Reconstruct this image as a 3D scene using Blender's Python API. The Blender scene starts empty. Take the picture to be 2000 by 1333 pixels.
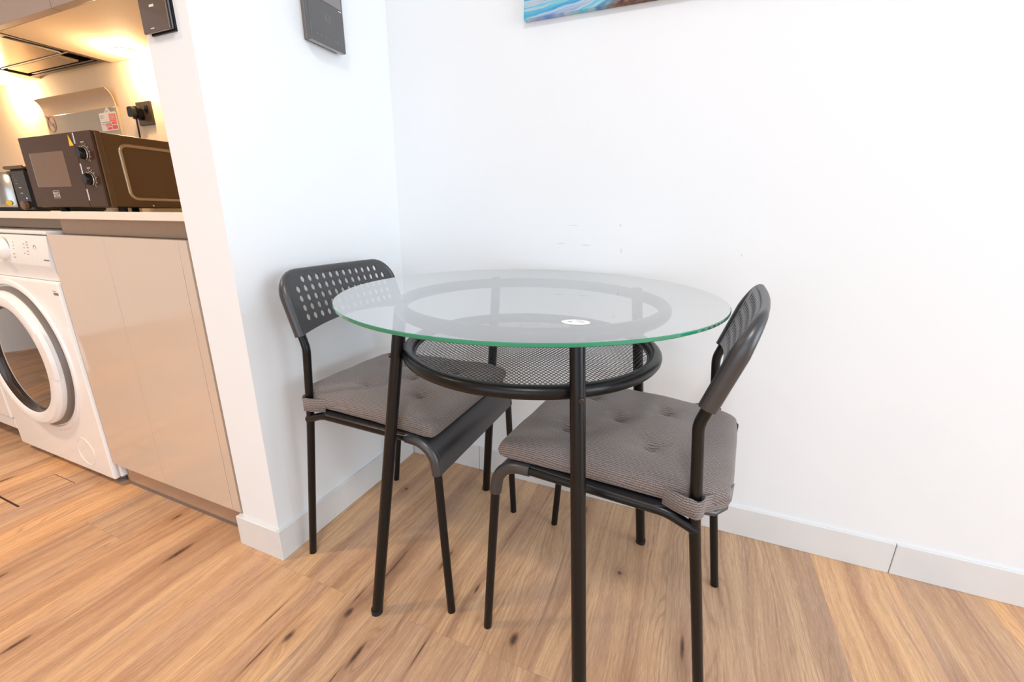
import bpy, bmesh, math, random
from mathutils import Vector, Matrix, Euler, geometry
random.seed(7)
PI = math.pi
S = bpy.context.scene
COL = S.collection

# ------------------------------------------------------------------ camera
cam = bpy.data.cameras.new('camera')
camo = bpy.data.objects.new('camera', cam); COL.objects.link(camo)
cam.sensor_width = 36.0; cam.sensor_fit = 'HORIZONTAL'; cam.lens = 36.0*824.5/2000
cam.clip_start = 0.01
yaw, pit, rol = 0.3929, 1.2849, 0.0095
camo.matrix_world = (Matrix.Translation((0.9176, -1.2159, 0.8967)) @ Matrix.Rotation(yaw, 4, 'Z')
                     @ Matrix.Rotation(pit, 4, 'X') @ Matrix.Rotation(rol, 4, 'Z'))
S.camera = camo
# ------------------------------------------------------------------ world, exposure
S.view_settings.view_transform = 'Standard'; S.view_settings.look = 'None'
S.view_settings.gamma = 1.0; S.view_settings.exposure = -1.0
S.view_settings.use_curve_mapping = False
w = bpy.data.worlds.new('world'); S.world = w; w.use_nodes = True
w.node_tree.nodes['Background'].inputs[0].default_value = (0.80, 0.90, 1.0, 1)
w.node_tree.nodes['Background'].inputs[1].default_value = 3.0

def area(name, loc, aim, sx, sy, power, col, spread=PI):
    l = bpy.data.lights.new(name, 'AREA'); l.shape = 'RECTANGLE'; l.size = sx; l.size_y = sy
    l.energy = power; l.color = col; l.spread = spread
    o = bpy.data.objects.new(name, l); COL.objects.link(o); o.location = loc
    o.rotation_euler = (Vector(aim)-Vector(loc)).to_track_quat('-Z', 'Y').to_euler()
    return o
RX, RY, RL, RH = 4.4, -4.1, -3.3, 2.45       # room: right wall, wall behind the camera, left wall, ceiling
area('window_daylight', (0.6, RY-0.12, 1.2), (0.2, 0, 0.7), 2.9, 2.1, 36, (0.77, 0.895, 1.0))
area('window_daylight_right', (RX+0.12, -1.35, 1.25), (0, -0.7, 0.9), 2.2, 2.0, 150, (0.77, 0.895, 1.0))

# ------------------------------------------------------------------ materials
def lin(r, g, b):
    f = lambda c: (c/12.92 if c <= 0.04045 else ((c+0.055)/1.055)**2.4)
    return (f(r/255), f(g/255), f(b/255), 1)
class NT:
    def __init__(s, name):
        s.m = bpy.data.materials.new(name); s.m.use_nodes = True
        s.t = s.m.node_tree; s.N = s.t.nodes; s.L = s.t.links
        s.b = s.N['Principled BSDF']; s.out = s.N['Material Output']
    def n(s, typ, **kw):
        x = s.N.new(typ)
        for k, v in kw.items(): setattr(x, k, v)
        return x
    def inp(s, x, k, v):
        if isinstance(v, bpy.types.NodeSocket): s.L.new(v, x.inputs[k])
        else: x.inputs[k].default_value = v
    def math(s, op, a, b=0.0, c=None, clamp=False):
        x = s.n('ShaderNodeMath', operation=op, use_clamp=clamp); s.inp(x, 0, a); s.inp(x, 1, b)
        if c is not None: s.inp(x, 2, c)
        return x.outputs[0]
    def mix(s, f, a, b, mode='MIX'):
        x = s.n('ShaderNodeMix', data_type='RGBA', blend_type=mode)
        s.inp(x, 0, f); s.inp(x, 6, a); s.inp(x, 7, b); return x.outputs[2]
    def noise(s, vec, scale, detail=3, rough=0.5, dist=0.0, col=False):
        x = s.n('ShaderNodeTexNoise'); s.inp(x, 'Scale', scale); s.inp(x, 'Detail', detail)
        s.inp(x, 'Roughness', rough); s.inp(x, 'Distortion', dist)
        if vec is not None: s.L.new(vec, x.inputs['Vector'])
        return x.outputs['Color' if col else 'Fac']
    def ramp(s, f, stops, interp='LINEAR'):
        x = s.n('ShaderNodeValToRGB'); s.inp(x, 0, f); e = x.color_ramp; e.interpolation = interp
        while len(e.elements) < len(stops): e.elements.new(0.5)
        for el, (p, c) in zip(e.elements, stops): el.position = p; el.color = c
        return x.outputs[0]
    def comb(s, x_, y_, z_=0.0):
        x = s.n('ShaderNodeCombineXYZ'); s.inp(x, 0, x_); s.inp(x, 1, y_); s.inp(x, 2, z_); return x.outputs[0]
    def bump(s, h, strength, dist=0.001):
        x = s.n('ShaderNodeBump'); s.inp(x, 'Strength', strength); s.inp(x, 'Distance', dist)
        s.inp(x, 'Height', h); s.L.new(x.outputs[0], s.b.inputs['Normal'])
    def obj(s): return s.n('ShaderNodeTexCoord').outputs['Object']
    def setp(s, col=None, rough=None, metal=None, spec=None, coat=None, cr=None):
        b = s.b
        if col is not None: s.inp(b, 'Base Color', col)
        if rough is not None: s.inp(b, 'Roughness', rough)
        if metal is not None: s.inp(b, 'Metallic', metal)
        if spec is not None: s.inp(b, 'Specular IOR Level', spec)
        if coat is not None: s.inp(b, 'Coat Weight', coat)
        if cr is not None: s.inp(b, 'Coat Roughness', cr)
        return s.m

def simple(name, col, rough=0.5, metal=0.0, spec=0.5, coat=0.0, cr=0.05, nscale=60, namt=0.04, bump=0.0):
    t = NT(name); v = t.obj(); f = t.noise(v, nscale, 4)
    dark = tuple(c*(1-namt*1.5) for c in col[:3])+(1,); light = tuple(min(1, c*(1+namt)) for c in col[:3])+(1,)
    t.setp(t.mix(f, dark, light), rough, metal, spec, coat, cr)
    if bump: t.bump(f, bump)
    return t.m

def wall_mat():
    t = NT('wall_paint'); v = t.obj()
    f = t.noise(v, 1.3, 3); g = t.noise(v, 260, 3)
    c = t.mix(f, (0.852, 0.870, 0.885, 1), (0.866, 0.884, 0.899, 1))
    # small scuffs on the paint
    sep = t.n('ShaderNodeSeparateXYZ'); t.L.new(v, sep.inputs[0])
    tot = None
    for (x, z, rx, rz) in [(0.562, 0.823, 0.018, 0.0015), (0.636, 0.821, 0.016, 0.002), (0.73, 0.877, 0.003, 0.006),
                           (0.737, 0.809, 0.0025, 0.009), (1.036, 0.809, 0.0028, 0.004), (0.60, 0.875, 0.02, 0.001)]:
        a = t.math('DIVIDE', t.math('SUBTRACT', sep.outputs[0], x), rx)
        b = t.math('DIVIDE', t.math('SUBTRACT', sep.outputs[2], z), rz)
        d = t.math('ADD', t.math('MULTIPLY', a, a), t.math('MULTIPLY', b, b))
        k = t.math('SUBTRACT', 1.0, d, clamp=True)
        tot = k if tot is None else t.math('MAXIMUM', tot, k)
    back = t.math('GREATER_THAN', sep.outputs[1], -0.05)
    k = t.math('MULTIPLY', t.math('MULTIPLY', tot, back), 0.28)
    t.setp(t.mix(k, c, (0.25, 0.24, 0.24, 1)), 0.55, 0, 0.3); t.bump(g, 0.06)
    return t.m

KNOTS = [(0.194, -0.745, .020, .008), (0.273, -0.648, .017, .009), (0.655, -0.557, .022, .010), (0.842, -0.279, .008, .007),
         (-0.289, -0.688, .05, .010), (0.70, -0.075, .028, .010), (0.112, -0.205, .010, .006), (1.165, -0.62, .05, .010),
         (1.36, -0.50, .045, .009), (1.52, -0.36, .04, .009), (-0.33, -0.99, .03, .007), (-0.03, -1.0, .03, .008),
         (-0.62, -0.93, .035, .007), (0.36, -0.72, .035, .006), (0.40, -0.42, .045, .007), (-0.45, -0.60, .02, .005),
         (0.52, -0.47, .02, .004), (-1.2, -.72, .035, .008), (1.00, -0.43, .035, .005), (0.285, -0.50, .085, .0022), (0.262, -0.60, .03, .002), (0.115, -0.72, .05, .0018), (0.35, -0.80, .06, .0022), (0.17, -0.80, .045, .0022), (1.08, -0.20, .05, .0025), (0.48, -0.66, .05, .002), (0.90, -0.62, .04, .005)]
def floor_mat():
    t = NT('oak_planks')
    uv = t.n('ShaderNodeUVMap'); uv.uv_map = 'UVMap'      # u along the plank, v across it, both in metres with a random shift per plank
    sp = t.n('ShaderNodeSeparateXYZ'); t.L.new(uv.outputs[0], sp.inputs[0]); U, V = sp.outputs[0], sp.outputs[1]
    at = t.n('ShaderNodeAttribute'); at.attribute_name = 'tone'; tone = at.outputs['Fac']
    ob = t.n('ShaderNodeSeparateXYZ'); t.L.new(t.obj(), ob.inputs[0]); X, Y = ob.outputs[0], ob.outputs[1]
    kcore = None; khalo = None; push = None
    for (kx, ky, ry, rx) in KNOTS:
        dx = t.math('DIVIDE', t.math('SUBTRACT', X, kx), rx)
        dy = t.math('DIVIDE', t.math('SUBTRACT', Y, ky), ry)
        d2 = t.math('ADD', t.math('MULTIPLY', dx, dx), t.math('MULTIPLY', dy, dy))
        d2n = t.math('ADD', d2, t.math('MULTIPLY', t.noise(t.obj(), 90, 3), 0.6))
        core = t.math('SUBTRACT', 1.3, d2n, clamp=True)
        halo = t.math('POWER', 2.718, t.math('MULTIPLY', d2, -0.16))
        pp = t.math('MULTIPLY', halo, rx*2.2)
        kcore = core if kcore is None else t.math('MAXIMUM', kcore, core)
        khalo = halo if khalo is None else t.math('MAXIMUM', khalo, halo)
        push = pp if push is None else t.math('ADD', push, pp)
    lv = t.comb(t.math('MULTIPLY', U, 1.6), t.math('MULTIPLY', V, 7.0), 0.0)
    warp = t.math('MULTIPLY', t.math('SUBTRACT', t.noise(lv, 1.0, 2), 0.5), 0.075)
    v2 = t.math('ADD', t.math('ADD', V, warp), push)
    # wide growth bands, medium streaks, fine pores: all stretched along the plank
    band = t.noise(t.comb(t.math('MULTIPLY', U, 0.8), t.math('MULTIPLY', v2, 22.0)), 1.0, 4, 0.6)
    # cathedral figure: rings of a distorted cone
    cath = t.math('ADD', t.math('MULTIPLY', v2, 62.0), t.math('MULTIPLY', t.noise(t.comb(t.math('MULTIPLY', U, 2.4), t.math('MULTIPLY', V, 9.0), 7.0), 1.0, 2, 0.5), 9.0))
    rg = t.math('ABSOLUTE', t.math('SUBTRACT', t.math('FRACT', cath), 0.5))
    figm = t.math('MULTIPLY', t.math('SUBTRACT', t.noise(t.comb(t.math('MULTIPLY', U, 1.3), t.math('MULTIPLY', V, 6.0), 11.0), 1.0, 1), 0.45, clamp=True), 4.0, clamp=True)
    fig = t.math('MULTIPLY', t.math('MULTIPLY', t.math('SUBTRACT', 0.20, rg, clamp=True), 5.0), figm)
    ring = t.noise(t.comb(t.math('MULTIPLY', U, 2.2), t.math('MULTIPLY', v2, 240.0)), 1.0, 3, 0.7)
    pore = t.noise(t.comb(t.math('MULTIPLY', U, 30.0), t.math('MULTIPLY', V, 1000.0)), 1.0, 3, 0.75)
    blot = t.noise(t.comb(t.math('MULTIPLY', U, 2.2), t.math('MULTIPLY', V, 9.0)), 1.0, 3, 0.6)
    c = t.ramp(band, [(0.26, lin(140, 106, 82)), (0.40, lin(174, 136, 106)), (0.52, lin(190, 152, 118)), (0.62, lin(202, 164, 126)), (0.78, lin(168, 132, 106))])
    c = t.mix(t.math('MULTIPLY', t.math('SUBTRACT', blot, 0.48, clamp=True), 2.6, clamp=True), c, lin(172, 140, 122))
    c = t.mix(t.math('MULTIPLY', fig, 0.50), c, lin(132, 96, 72))
    c = t.mix(t.math('MULTIPLY', t.math('SUBTRACT', ring, 0.46, clamp=True), 2.4, clamp=True), c, lin(150, 114, 88))
    streak = t.noise(t.comb(t.math('MULTIPLY', U, 1.0), t.math('MULTIPLY', v2, 38.0), 3.0), 1.0, 5, 0.72)
    c = t.mix(t.math('MULTIPLY', t.math('SUBTRACT', streak, 0.57, clamp=True), 5.5, clamp=True), c, lin(116, 86, 68))
    c = t.mix(t.math('MULTIPLY', t.math('SUBTRACT', 0.47, pore, clamp=True), 2.8, clamp=True), c, lin(118, 86, 64))
    c = t.mix(t.math('MULTIPLY', t.math('SUBTRACT', pore, 0.55, clamp=True), 3.0, clamp=True), c, lin(234, 206, 174))
    c = t.mix(t.math('MULTIPLY', khalo, 0.5), c, lin(136, 96, 70))
    c = t.mix(t.math('MULTIPLY', kcore, 0.9), c, lin(58, 42, 36))
    hs = t.n('ShaderNodeHueSaturation'); t.inp(hs, 'Color', c)
    t.inp(hs, 'Value', t.math('ADD', 1.08, t.math('MULTIPLY', tone, 0.50)))
    t.inp(hs, 'Saturation', t.math('ADD', 0.94, t.math('MULTIPLY', tone, 0.22)))
    t.setp(hs.outputs[0], 0.42, 0, 0.35)
    h = t.math('ADD', pore, t.math('MULTIPLY', ring, 0.5)); t.bump(h, 0.18, 0.0006)
    return t.m

def fabric_mat():
    t = NT('striped_fabric')
    uv = t.n('ShaderNodeUVMap'); uv.uv_map = 'UVMap'
    sp = t.n('ShaderNodeSeparateXYZ'); t.L.new(uv.outputs[0], sp.inputs[0]); a, b = sp.outputs[0], sp.outputs[1]
    wob = t.math('MULTIPLY', t.noise(t.comb(t.math('MULTIPLY', a, 12.0), t.math('MULTIPLY', b, 12.0)), 1.0, 2), 0.0035)
    bb = t.math('ADD', b, wob)
    st = t.math('FRACT', t.math('DIVIDE', bb, 0.0046))
    th = t.math('ABSOLUTE', t.math('SUBTRACT', st, 0.5))
    line = t.math('MULTIPLY', t.math('SUBTRACT', 0.17, th, clamp=True), 9.0, clamp=True)
    fr = t.noise(t.comb(t.math('MULTIPLY', a, 260.0), t.math('MULTIPLY', b, 500.0)), 1.0, 2)
    fl = t.noise(t.comb(t.math('MULTIPLY', a, 900.0), t.math('MULTIPLY', b, 300.0)), 1.0, 2, 0.8)
    line = t.math('MULTIPLY', line, t.math('ADD', 0.35, fr))
    c = t.ramp(fl, [(0.3, lin(98, 88, 84)), (0.5, lin(134, 122, 117)), (0.7, lin(172, 160, 154))])
    c = t.mix(line, c, lin(44, 41, 46))
    t.setp(c, 0.95, 0, 0.1); t.inp(t.b, 'Sheen Weight', 0.25)
    t.bump(t.math('SUBTRACT', fl, line), 0.5, 0.0008)
    return t.m

def glass_mat(name, tint, k=1.0):
    t = NT(name); t.N.remove(t.b)
    tr = t.n('ShaderNodeBsdfTransparent'); tr.inputs[0].default_value = tint
    gl = t.n('ShaderNodeBsdfGlossy'); gl.inputs['Roughness'].default_value = 0.0
    ge = t.n('ShaderNodeNewGeometry')
    dt = t.n('ShaderNodeVectorMath', operation='DOT_PRODUCT'); t.L.new(ge.outputs['Incoming'], dt.inputs[0]); t.L.new(ge.outputs['Normal'], dt.inputs[1])
    c = t.math('ABSOLUTE', dt.outputs['Value'])
    r = t.math('ADD', 0.045, t.math('MULTIPLY', 0.955, t.math('POWER', t.math('SUBTRACT', 1.0, c), 5.0)))
    # both faces of the pane reflect
    r2 = t.math('DIVIDE', t.math('MULTIPLY', r, 2.0), t.math('ADD', r, 1.0))
    mx = t.n('ShaderNodeMixShader'); t.L.new(t.math('MULTIPLY', t.math('POWER', r2, 0.5), k, clamp=True), mx.inputs[0]); t.L.new(tr.outputs[0], mx.inputs[1]); t.L.new(gl.outputs[0], mx.inputs[2])
    t.L.new(mx.outputs[0], t.out.inputs[0]); return t.m
def clear_mat():
    t = NT('glass_underside'); t.N.remove(t.b)
    tr = t.n('ShaderNodeBsdfTransparent'); tr.inputs[0].default_value = (0.99, 1, 0.995, 1)
    t.L.new(tr.outputs[0], t.out.inputs[0]); return t.m
def edge_mat(name, col, *a, **k):
    # outer skin of the cut edge; seen from inside the pane it is clear
    m = simple(name, col, *a, **k); t = m.node_tree; N = t.nodes
    b = N['Principled BSDF']; o = N['Material Output']; g = N.new('ShaderNodeNewGeometry'); tr = N.new('ShaderNodeBsdfTransparent'); mx = N.new('ShaderNodeMixShader')
    tr.inputs[0].default_value = (0.90, 0.96, 0.94, 1)
    t.links.new(g.outputs['Backfacing'], mx.inputs[0]); t.links.new(b.outputs[0], mx.inputs[1]); t.links.new(tr.outputs[0], mx.inputs[2]); t.links.new(mx.outputs[0], o.inputs[0])
    return m
def emit(name, col, e):
    t = NT(name); t.inp(t.b, 'Base Color', col); t.inp(t.b, 'Emission Color', col); t.inp(t.b, 'Emission Strength', e); return t.m

M = {}
M['wall'] = wall_mat(); M['floor'] = floor_mat(); M['fabric'] = fabric_mat()
M['ceiling'] = simple('ceiling_paint', (0.90, 0.90, 0.90, 1), 0.7)
M['tile'] = simple('skirting_tile', lin(226, 225, 224), 0.35, nscale=9, namt=0.06)
M['grout'] = simple('grout', lin(190, 186, 180), 0.8)
M['gap'] = simple('dark_gap', lin(70, 50, 36), 0.9)
M['black'] = simple('black_powder_coat', lin(14, 14, 15), 0.30, 0.0, 0.35, nscale=400, namt=0.1, bump=0.05)
M['plastic'] = simple('dark_grey_plastic', lin(46, 46, 49), 0.36, 0.0, 0.9, nscale=500, namt=0.12, bump=0.10)
M['rubber'] = simple('black_rubber', lin(24, 24, 25), 0.6)
M['steel'] = simple('brushed_steel', lin(190, 188, 184), 0.25, 1.0)
M['glass'] = glass_mat('table_glass', (0.965, 0.985, 0.975, 1), 1.04)
M['clear'] = clear_mat()
M['glass_edge'] = edge_mat('green_glass_edge', lin(34, 132, 98), 0.15, 0, 0.6, coat=0.5)
M['etch'] = simple('etched_mark', lin(236, 236, 236), 0.5)
M['etch_dark'] = simple('etched_mark_dark', lin(150, 150, 150), 0.5)
M['cab'] = simple('gloss_beige_lacquer', lin(210, 190, 172), 0.12, 0, 0.6, coat=0.55, cr=0.03, nscale=4, namt=0.01)
M['cab_in'] = simple('beige_carcass', lin(196, 172, 150), 0.45)
M['uc'] = simple('upper_cabinet_grey_beige', lin(168, 150, 140), 0.35)
M['gola'] = simple('bronze_channel', lin(176, 146, 120), 0.30, 0.35)
M['plinth'] = simple('plinth_metal', lin(182, 152, 128), 0.25, 0.2)
M['counter'] = simple('cream_worktop', lin(240, 228, 212), 0.35)
M['kwall'] = simple('kitchen_wall_panel', lin(226, 205, 180), 0.75, 0, 0.15, nscale=3, namt=0.03)
M['white'] = simple('white_enamel', lin(245, 242, 240), 0.22, 0, 0.5, coat=0.5, nscale=3, namt=0.01)
M['whiteplastic'] = simple('white_plastic', lin(240, 238, 236), 0.3)
M['greyplastic'] = simple('grey_plastic', lin(118, 108, 104), 0.35)
M['darkglass'] = simple('dark_door_glass', lin(34, 20, 14), 0.03, 0, 1.0, coat=1.0, cr=0.01)
M['bronze_ring'] = simple('smoked_ring', lin(58, 44, 38), 0.15, 0.2, 0.6)
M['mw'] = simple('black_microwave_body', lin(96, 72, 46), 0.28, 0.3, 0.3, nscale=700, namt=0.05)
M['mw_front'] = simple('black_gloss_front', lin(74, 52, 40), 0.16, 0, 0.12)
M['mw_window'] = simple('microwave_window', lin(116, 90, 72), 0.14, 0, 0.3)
M['gblack'] = simple('gloss_black', lin(14, 13, 14), 0.12, 0, 0.3)
M['chrome'] = simple('chrome', lin(220, 220, 222), 0.08, 1.0)
M['print'] = simple('white_print', lin(225, 222, 218), 0.5)
M['greyprint'] = simple('grey_print', lin(132, 122, 118), 0.5)
M['yellow'] = simple('yellow_sticker', lin(238, 200, 10), 0.4)
M['red'] = simple('red_sticker', lin(222, 40, 40), 0.4)
M['rust'] = simple('rust_ring', lin(176, 104, 84), 0.5)
M['bronze'] = simple('bronze_socket', lin(66, 54, 44), 0.28, 0.4)
M['splash'] = simple('grey_green_splash_glass', lin(168, 152, 128), 0.14, 0, 0.5, coat=0.8)
M['lip'] = simple('splashback_lip', lin(196, 166, 134), 0.28, 0.2)
M['hood'] = simple('hood_steel', lin(172, 150, 122), 0.25, 0.8)
M['hood_dark'] = simple('hood_dark_trim', lin(70, 52, 40), 0.3, 0.4)
M['intercom'] = simple('intercom_grey_gloss', lin(52, 51, 53), 0.10, 0, 1.0, coat=1.0)
M['screen'] = simple('intercom_screen', lin(120, 112, 114), 0.08, 0, 0.8, coat=1.0)
M['switch'] = simple('brown_black_glass', lin(88, 66, 53), 0.10, 0, 0.5, coat=1.0)
M['blueled'] = emit('blue_led', (0.15, 0.25, 1, 1), 6)
M['lamp'] = emit('warm_lamp', (1.0, 0.80, 0.55, 1), 30)
M['lampc'] = emit('ceiling_lamp', (1.0, 0.85, 0.66, 1), 6)
M['frame'] = simple('window_frame_paint', lin(230, 230, 230), 0.4)

# ------------------------------------------------------------------ mesh helpers
def tag(o, label=None, cat=None, group=None, kind=None):
    if label: o['label'] = label
    if cat: o['category'] = cat
    if group: o['group'] = group
    if kind: o['kind'] = kind
    return o
def link(name, bm, mats, parent=None, smooth=None):
    me = bpy.data.meshes.new(name)
    bmesh.ops.remove_doubles(bm, verts=bm.verts, dist=1e-6)
    bmesh.ops.recalc_face_normals(bm, faces=bm.faces)
    if smooth is not None:
        for f in bm.faces: f.smooth = True
        for e in bm.edges:
            if len(e.link_faces) == 2 and e.calc_face_angle(0) > math.radians(smooth): e.smooth = False
    bm.to_mesh(me); bm.free()
    for m in (mats if isinstance(mats, (list, tuple)) else [mats]): me.materials.append(m)
    o = bpy.data.objects.new(name, me); COL.objects.link(o)
    if parent: o.parent = parent
    return o
def empty(name, loc, label, cat, rz=0, group=None):
    o = bpy.data.objects.new(name, None); COL.objects.link(o); o.location = loc; o.rotation_euler = (0, 0, rz)
    o.empty_display_size = 0.05
    return tag(o, label, cat, group)
def box(bm, lo, hi, bev=0.0, mi=0, seg=2):
    lo, hi = Vector(lo), Vector(hi)
    r = bmesh.ops.create_cube(bm, size=1.0); vs = r['verts']
    for v in vs: v.co = Vector([lo[i]+(v.co[i]+0.5)*(hi[i]-lo[i]) for i in range(3)])
    fs = set(f for v in vs for f in v.link_faces)
    if bev > 0:
        es = list(set(e for v in vs for e in v.link_edges))
        r = bmesh.ops.bevel(bm, geom=es, offset=bev, segments=seg, affect='EDGES', profile=0.5)
        fs = set(r['faces']) | set(f for f in fs if f.is_valid)
    for f in fs:
        if f.is_valid: f.material_index = mi
    return fs
def boxo(name, lo, hi, mat, parent=None, bev=0.0, origin=None):
    """a box as its own object; for a top-level box the origin sits at its base centre"""
    bm = bmesh.new()
    if parent is None:
        c = Vector(((lo[0]+hi[0])/2, (lo[1]+hi[1])/2, lo[2])) if origin is None else Vector(origin)
    else: c = Vector((0, 0, 0))
    box(bm, Vector(lo)-c, Vector(hi)-c, bev)
    o = link(name, bm, mat, parent); o.location = c
    return o
def fillet(pts, rad, n=7):
    """round the inner corners of a polyline; rad: one value or one per inner point"""
    pts = [Vector(p) for p in pts]; out = [pts[0]]
    for i in range(1, len(pts)-1):
        r = rad[i-1] if isinstance(rad, (list, tuple)) else rad
        a, b, c = pts[i-1], pts[i], pts[i+1]
        d1, d2 = (a-b).normalized(), (c-b).normalized(); ang = d1.angle(d2)
        if ang > PI-0.01 or r <= 0: out.append(b); continue
        t = min(r/math.tan(ang/2), (a-b).length*0.49, (c-b).length*0.49); r = t*math.tan(ang/2)
        ctr = b+(d1+d2).normalized()*(r/math.sin(ang/2))
        p1, p2 = b+d1*t, b+d2*t; v1, v2 = p1-ctr, p2-ctr
        for k in range(n+1):
            out.append(ctr+v1.normalized().slerp(v2.normalized(), k/n)*v1.length)
    out.append(pts[-1]); return out
def tube(bm, path, r, n=16, mi=0, closed=False, caps=True, rr=None, endround=0.0):
    path = [Vector(p) for p in path]
    q = [path[0]]
    for p in path[1:]:
        if (p-q[-1]).length > 1e-6: q.append(p)
    path = q; m = len(path)
    tans = []
    for i in range(m):
        if closed: d = path[(i+1) % m]-path[i-1]
        else: d = path[min(i+1, m-1)]-path[max(i-1, 0)]
        tans.append(d.normalized())
    up = Vector((0, 0, 1)) if abs(tans[0].z) < 0.9 else Vector((1, 0, 0))
    nx = (up-tans[0]*up.dot(tans[0])).normalized(); rings = []
    for i in range(m):
        nx = (nx-tans[i]*nx.dot(tans[i])).normalized(); ny = tans[i].cross(nx)
        ri = rr[i] if rr else r
        rx, ry = ri if isinstance(ri, tuple) else (ri, ri)
        rings.append([bm.verts.new(path[i]+nx*rx*math.cos(2*PI*k/n)+ny*ry*math.sin(2*PI*k/n)) for k in range(n)])
    R = list(range(m)) + ([0] if closed else [])
    for a, b in zip(R[:-1], R[1:]):
        for k in range(n):
            f = bm.faces.new((rings[a][k], rings[a][(k+1) % n], rings[b][(k+1) % n], rings[b][k])); f.material_index = mi
    if caps and not closed:
        for ring, s in ((rings[0], -1), (rings[-1], 1)):
            f = bm.faces.new(ring if s > 0 else ring[::-1]); f.material_index = mi
            if endround > 0:
                pass
def lathe(bm, prof, axis_o=(0, 0, 0), X=(1, 0, 0), Y=(0, 1, 0), Z=(0, 0, 1), n=48, mi=0, mis=None):
    """prof: (radius, height) list; closed at radius 0 ends"""
    o, X, Y, Z = Vector(axis_o), Vector(X), Vector(Y), Vector(Z); rings = []
    for r, h in prof:
        if r < 1e-6: rings.append([bm.verts.new(o+Z*h)])
        else: rings.append([bm.verts.new(o+Z*h+(X*math.cos(2*PI*k/n)+Y*math.sin(2*PI*k/n))*r) for k in range(n)])
    for i in range(len(rings)-1):
        a, b = rings[i], rings[i+1]; m = mis[i] if mis else mi
        for k in range(n):
            k2 = (k+1) % n
            if len(a) == 1 and len(b) == 1: continue
            if len(a) == 1: f = bm.faces.new((a[0], b[k], b[k2]))
            elif len(b) == 1: f = bm.faces.new((a[k], a[k2], b[0]))
            else: f = bm.faces.new((a[k], a[k2], b[k2], b[k]))
            f.material_index = m
def extrude_poly(bm, pts, dvec, mi=0):
    dvec = Vector(dvec); a = [bm.verts.new(Vector(p)) for p in pts]; b = [bm.verts.new(Vector(p)+dvec) for p in pts]
    fs = [bm.faces.new(a), bm.faces.new(b[::-1])]
    for i in range(len(a)): fs.append(bm.faces.new((a[i], a[(i+1) % len(a)], b[(i+1) % len(a)], b[i])))
    for f in fs: f.material_index = mi
def rrect(x0, y0, x1, y1, r, n=6):
    out = []
    for cx, cy, a0 in ((x1-r, y1-r, 0), (x0+r, y1-r, 90), (x0+r, y0+r, 180), (x1-r, y0+r, 270)):
        for k in range(n+1):
            a = math.radians(a0+90*k/n); out.append((cx+r*math.cos(a), cy+r*math.sin(a)))
    return out

# ------------------------------------------------------------------ room shell
PT = 0.143          # partition thickness
PL = 0.589          # partition length
def struct(name, bm, mat, smooth=None):
    o = link(name, bm, mat, None, smooth); return tag(o, kind='structure')
def wallbox(name, *boxes, mat='wall'):
    bm = bmesh.new()
    for lo, hi in boxes: box(bm, lo, hi)
    return struct(name, bm, M[mat])
wallbox('wall_back', ((-0.008, 0.008, 0), (RX+0.15, 0.158, RH)))
wallbox('wall_kitchen', ((RL-0.15, 0.008, 0), (-PT, 0.158, RH)), mat='kwall')
wallbox('wall_partition', ((-PT, -PL, 0), (-0.008, 0.158, RH)))
wallbox('wall_left', ((RL-0.15, RY-0.15, 0), (RL, 0.008, RH)))
# wall behind the camera with a window opening, right wall with a window opening
wallbox('wall_front', ((RL-0.15, RY-0.15, 0), (-0.9, RY, RH)), ((2.1, RY-0.15, 0), (RX+0.15, RY, RH)),
        ((-0.9, RY-0.15, 0), (2.1, RY, 0.12)), ((-0.9, RY-0.15, 2.3), (2.1, RY, RH)))
wallbox('wall_right', ((RX, RY, 0), (RX+0.15, -2.45, RH)), ((RX, -0.25, 0), (RX+0.15, 0.008, RH)),
        ((RX, -2.45, 0), (RX+0.15, -0.25, 0.25)), ((RX, -2.45, 2.25), (RX+0.15, -0.25, RH)))
wallbox('ceiling', ((RL-0.15, RY-0.15, RH), (RX+0.15, 0.158, RH+0.1)), mat='ceiling')
def window(n, lo, hi, ax):
    bm = bmesh.new(); t = 0.05
    (x0, y0, z0), (x1, y1, z1) = lo, hi
    box(bm, (x0, y0, z0), (x1, y1, z0+t)); box(bm, (x0, y0, z1-t), (x1, y1, z1))
    if ax == 0:
        for xx in (x0, (x0+x1)/2-t/2, x1-t): box(bm, (xx, y0, z0+t), (xx+t, y1, z1-t))
    else:
        for yy in (y0, (y0+y1)/2-t/2, y1-t): box(bm, (x0, yy, z0+t), (x1, yy+t, z1-t))
    struct('window_%d' % n, bm, M['frame'])
window(1, (-0.9, RY-0.09, 0.12), (2.1, RY-0.04, 2.3), 0)
window(2, (RX+0.04, -2.45, 0.25), (RX+0.09, -0.25, 2.25), 1)

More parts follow.
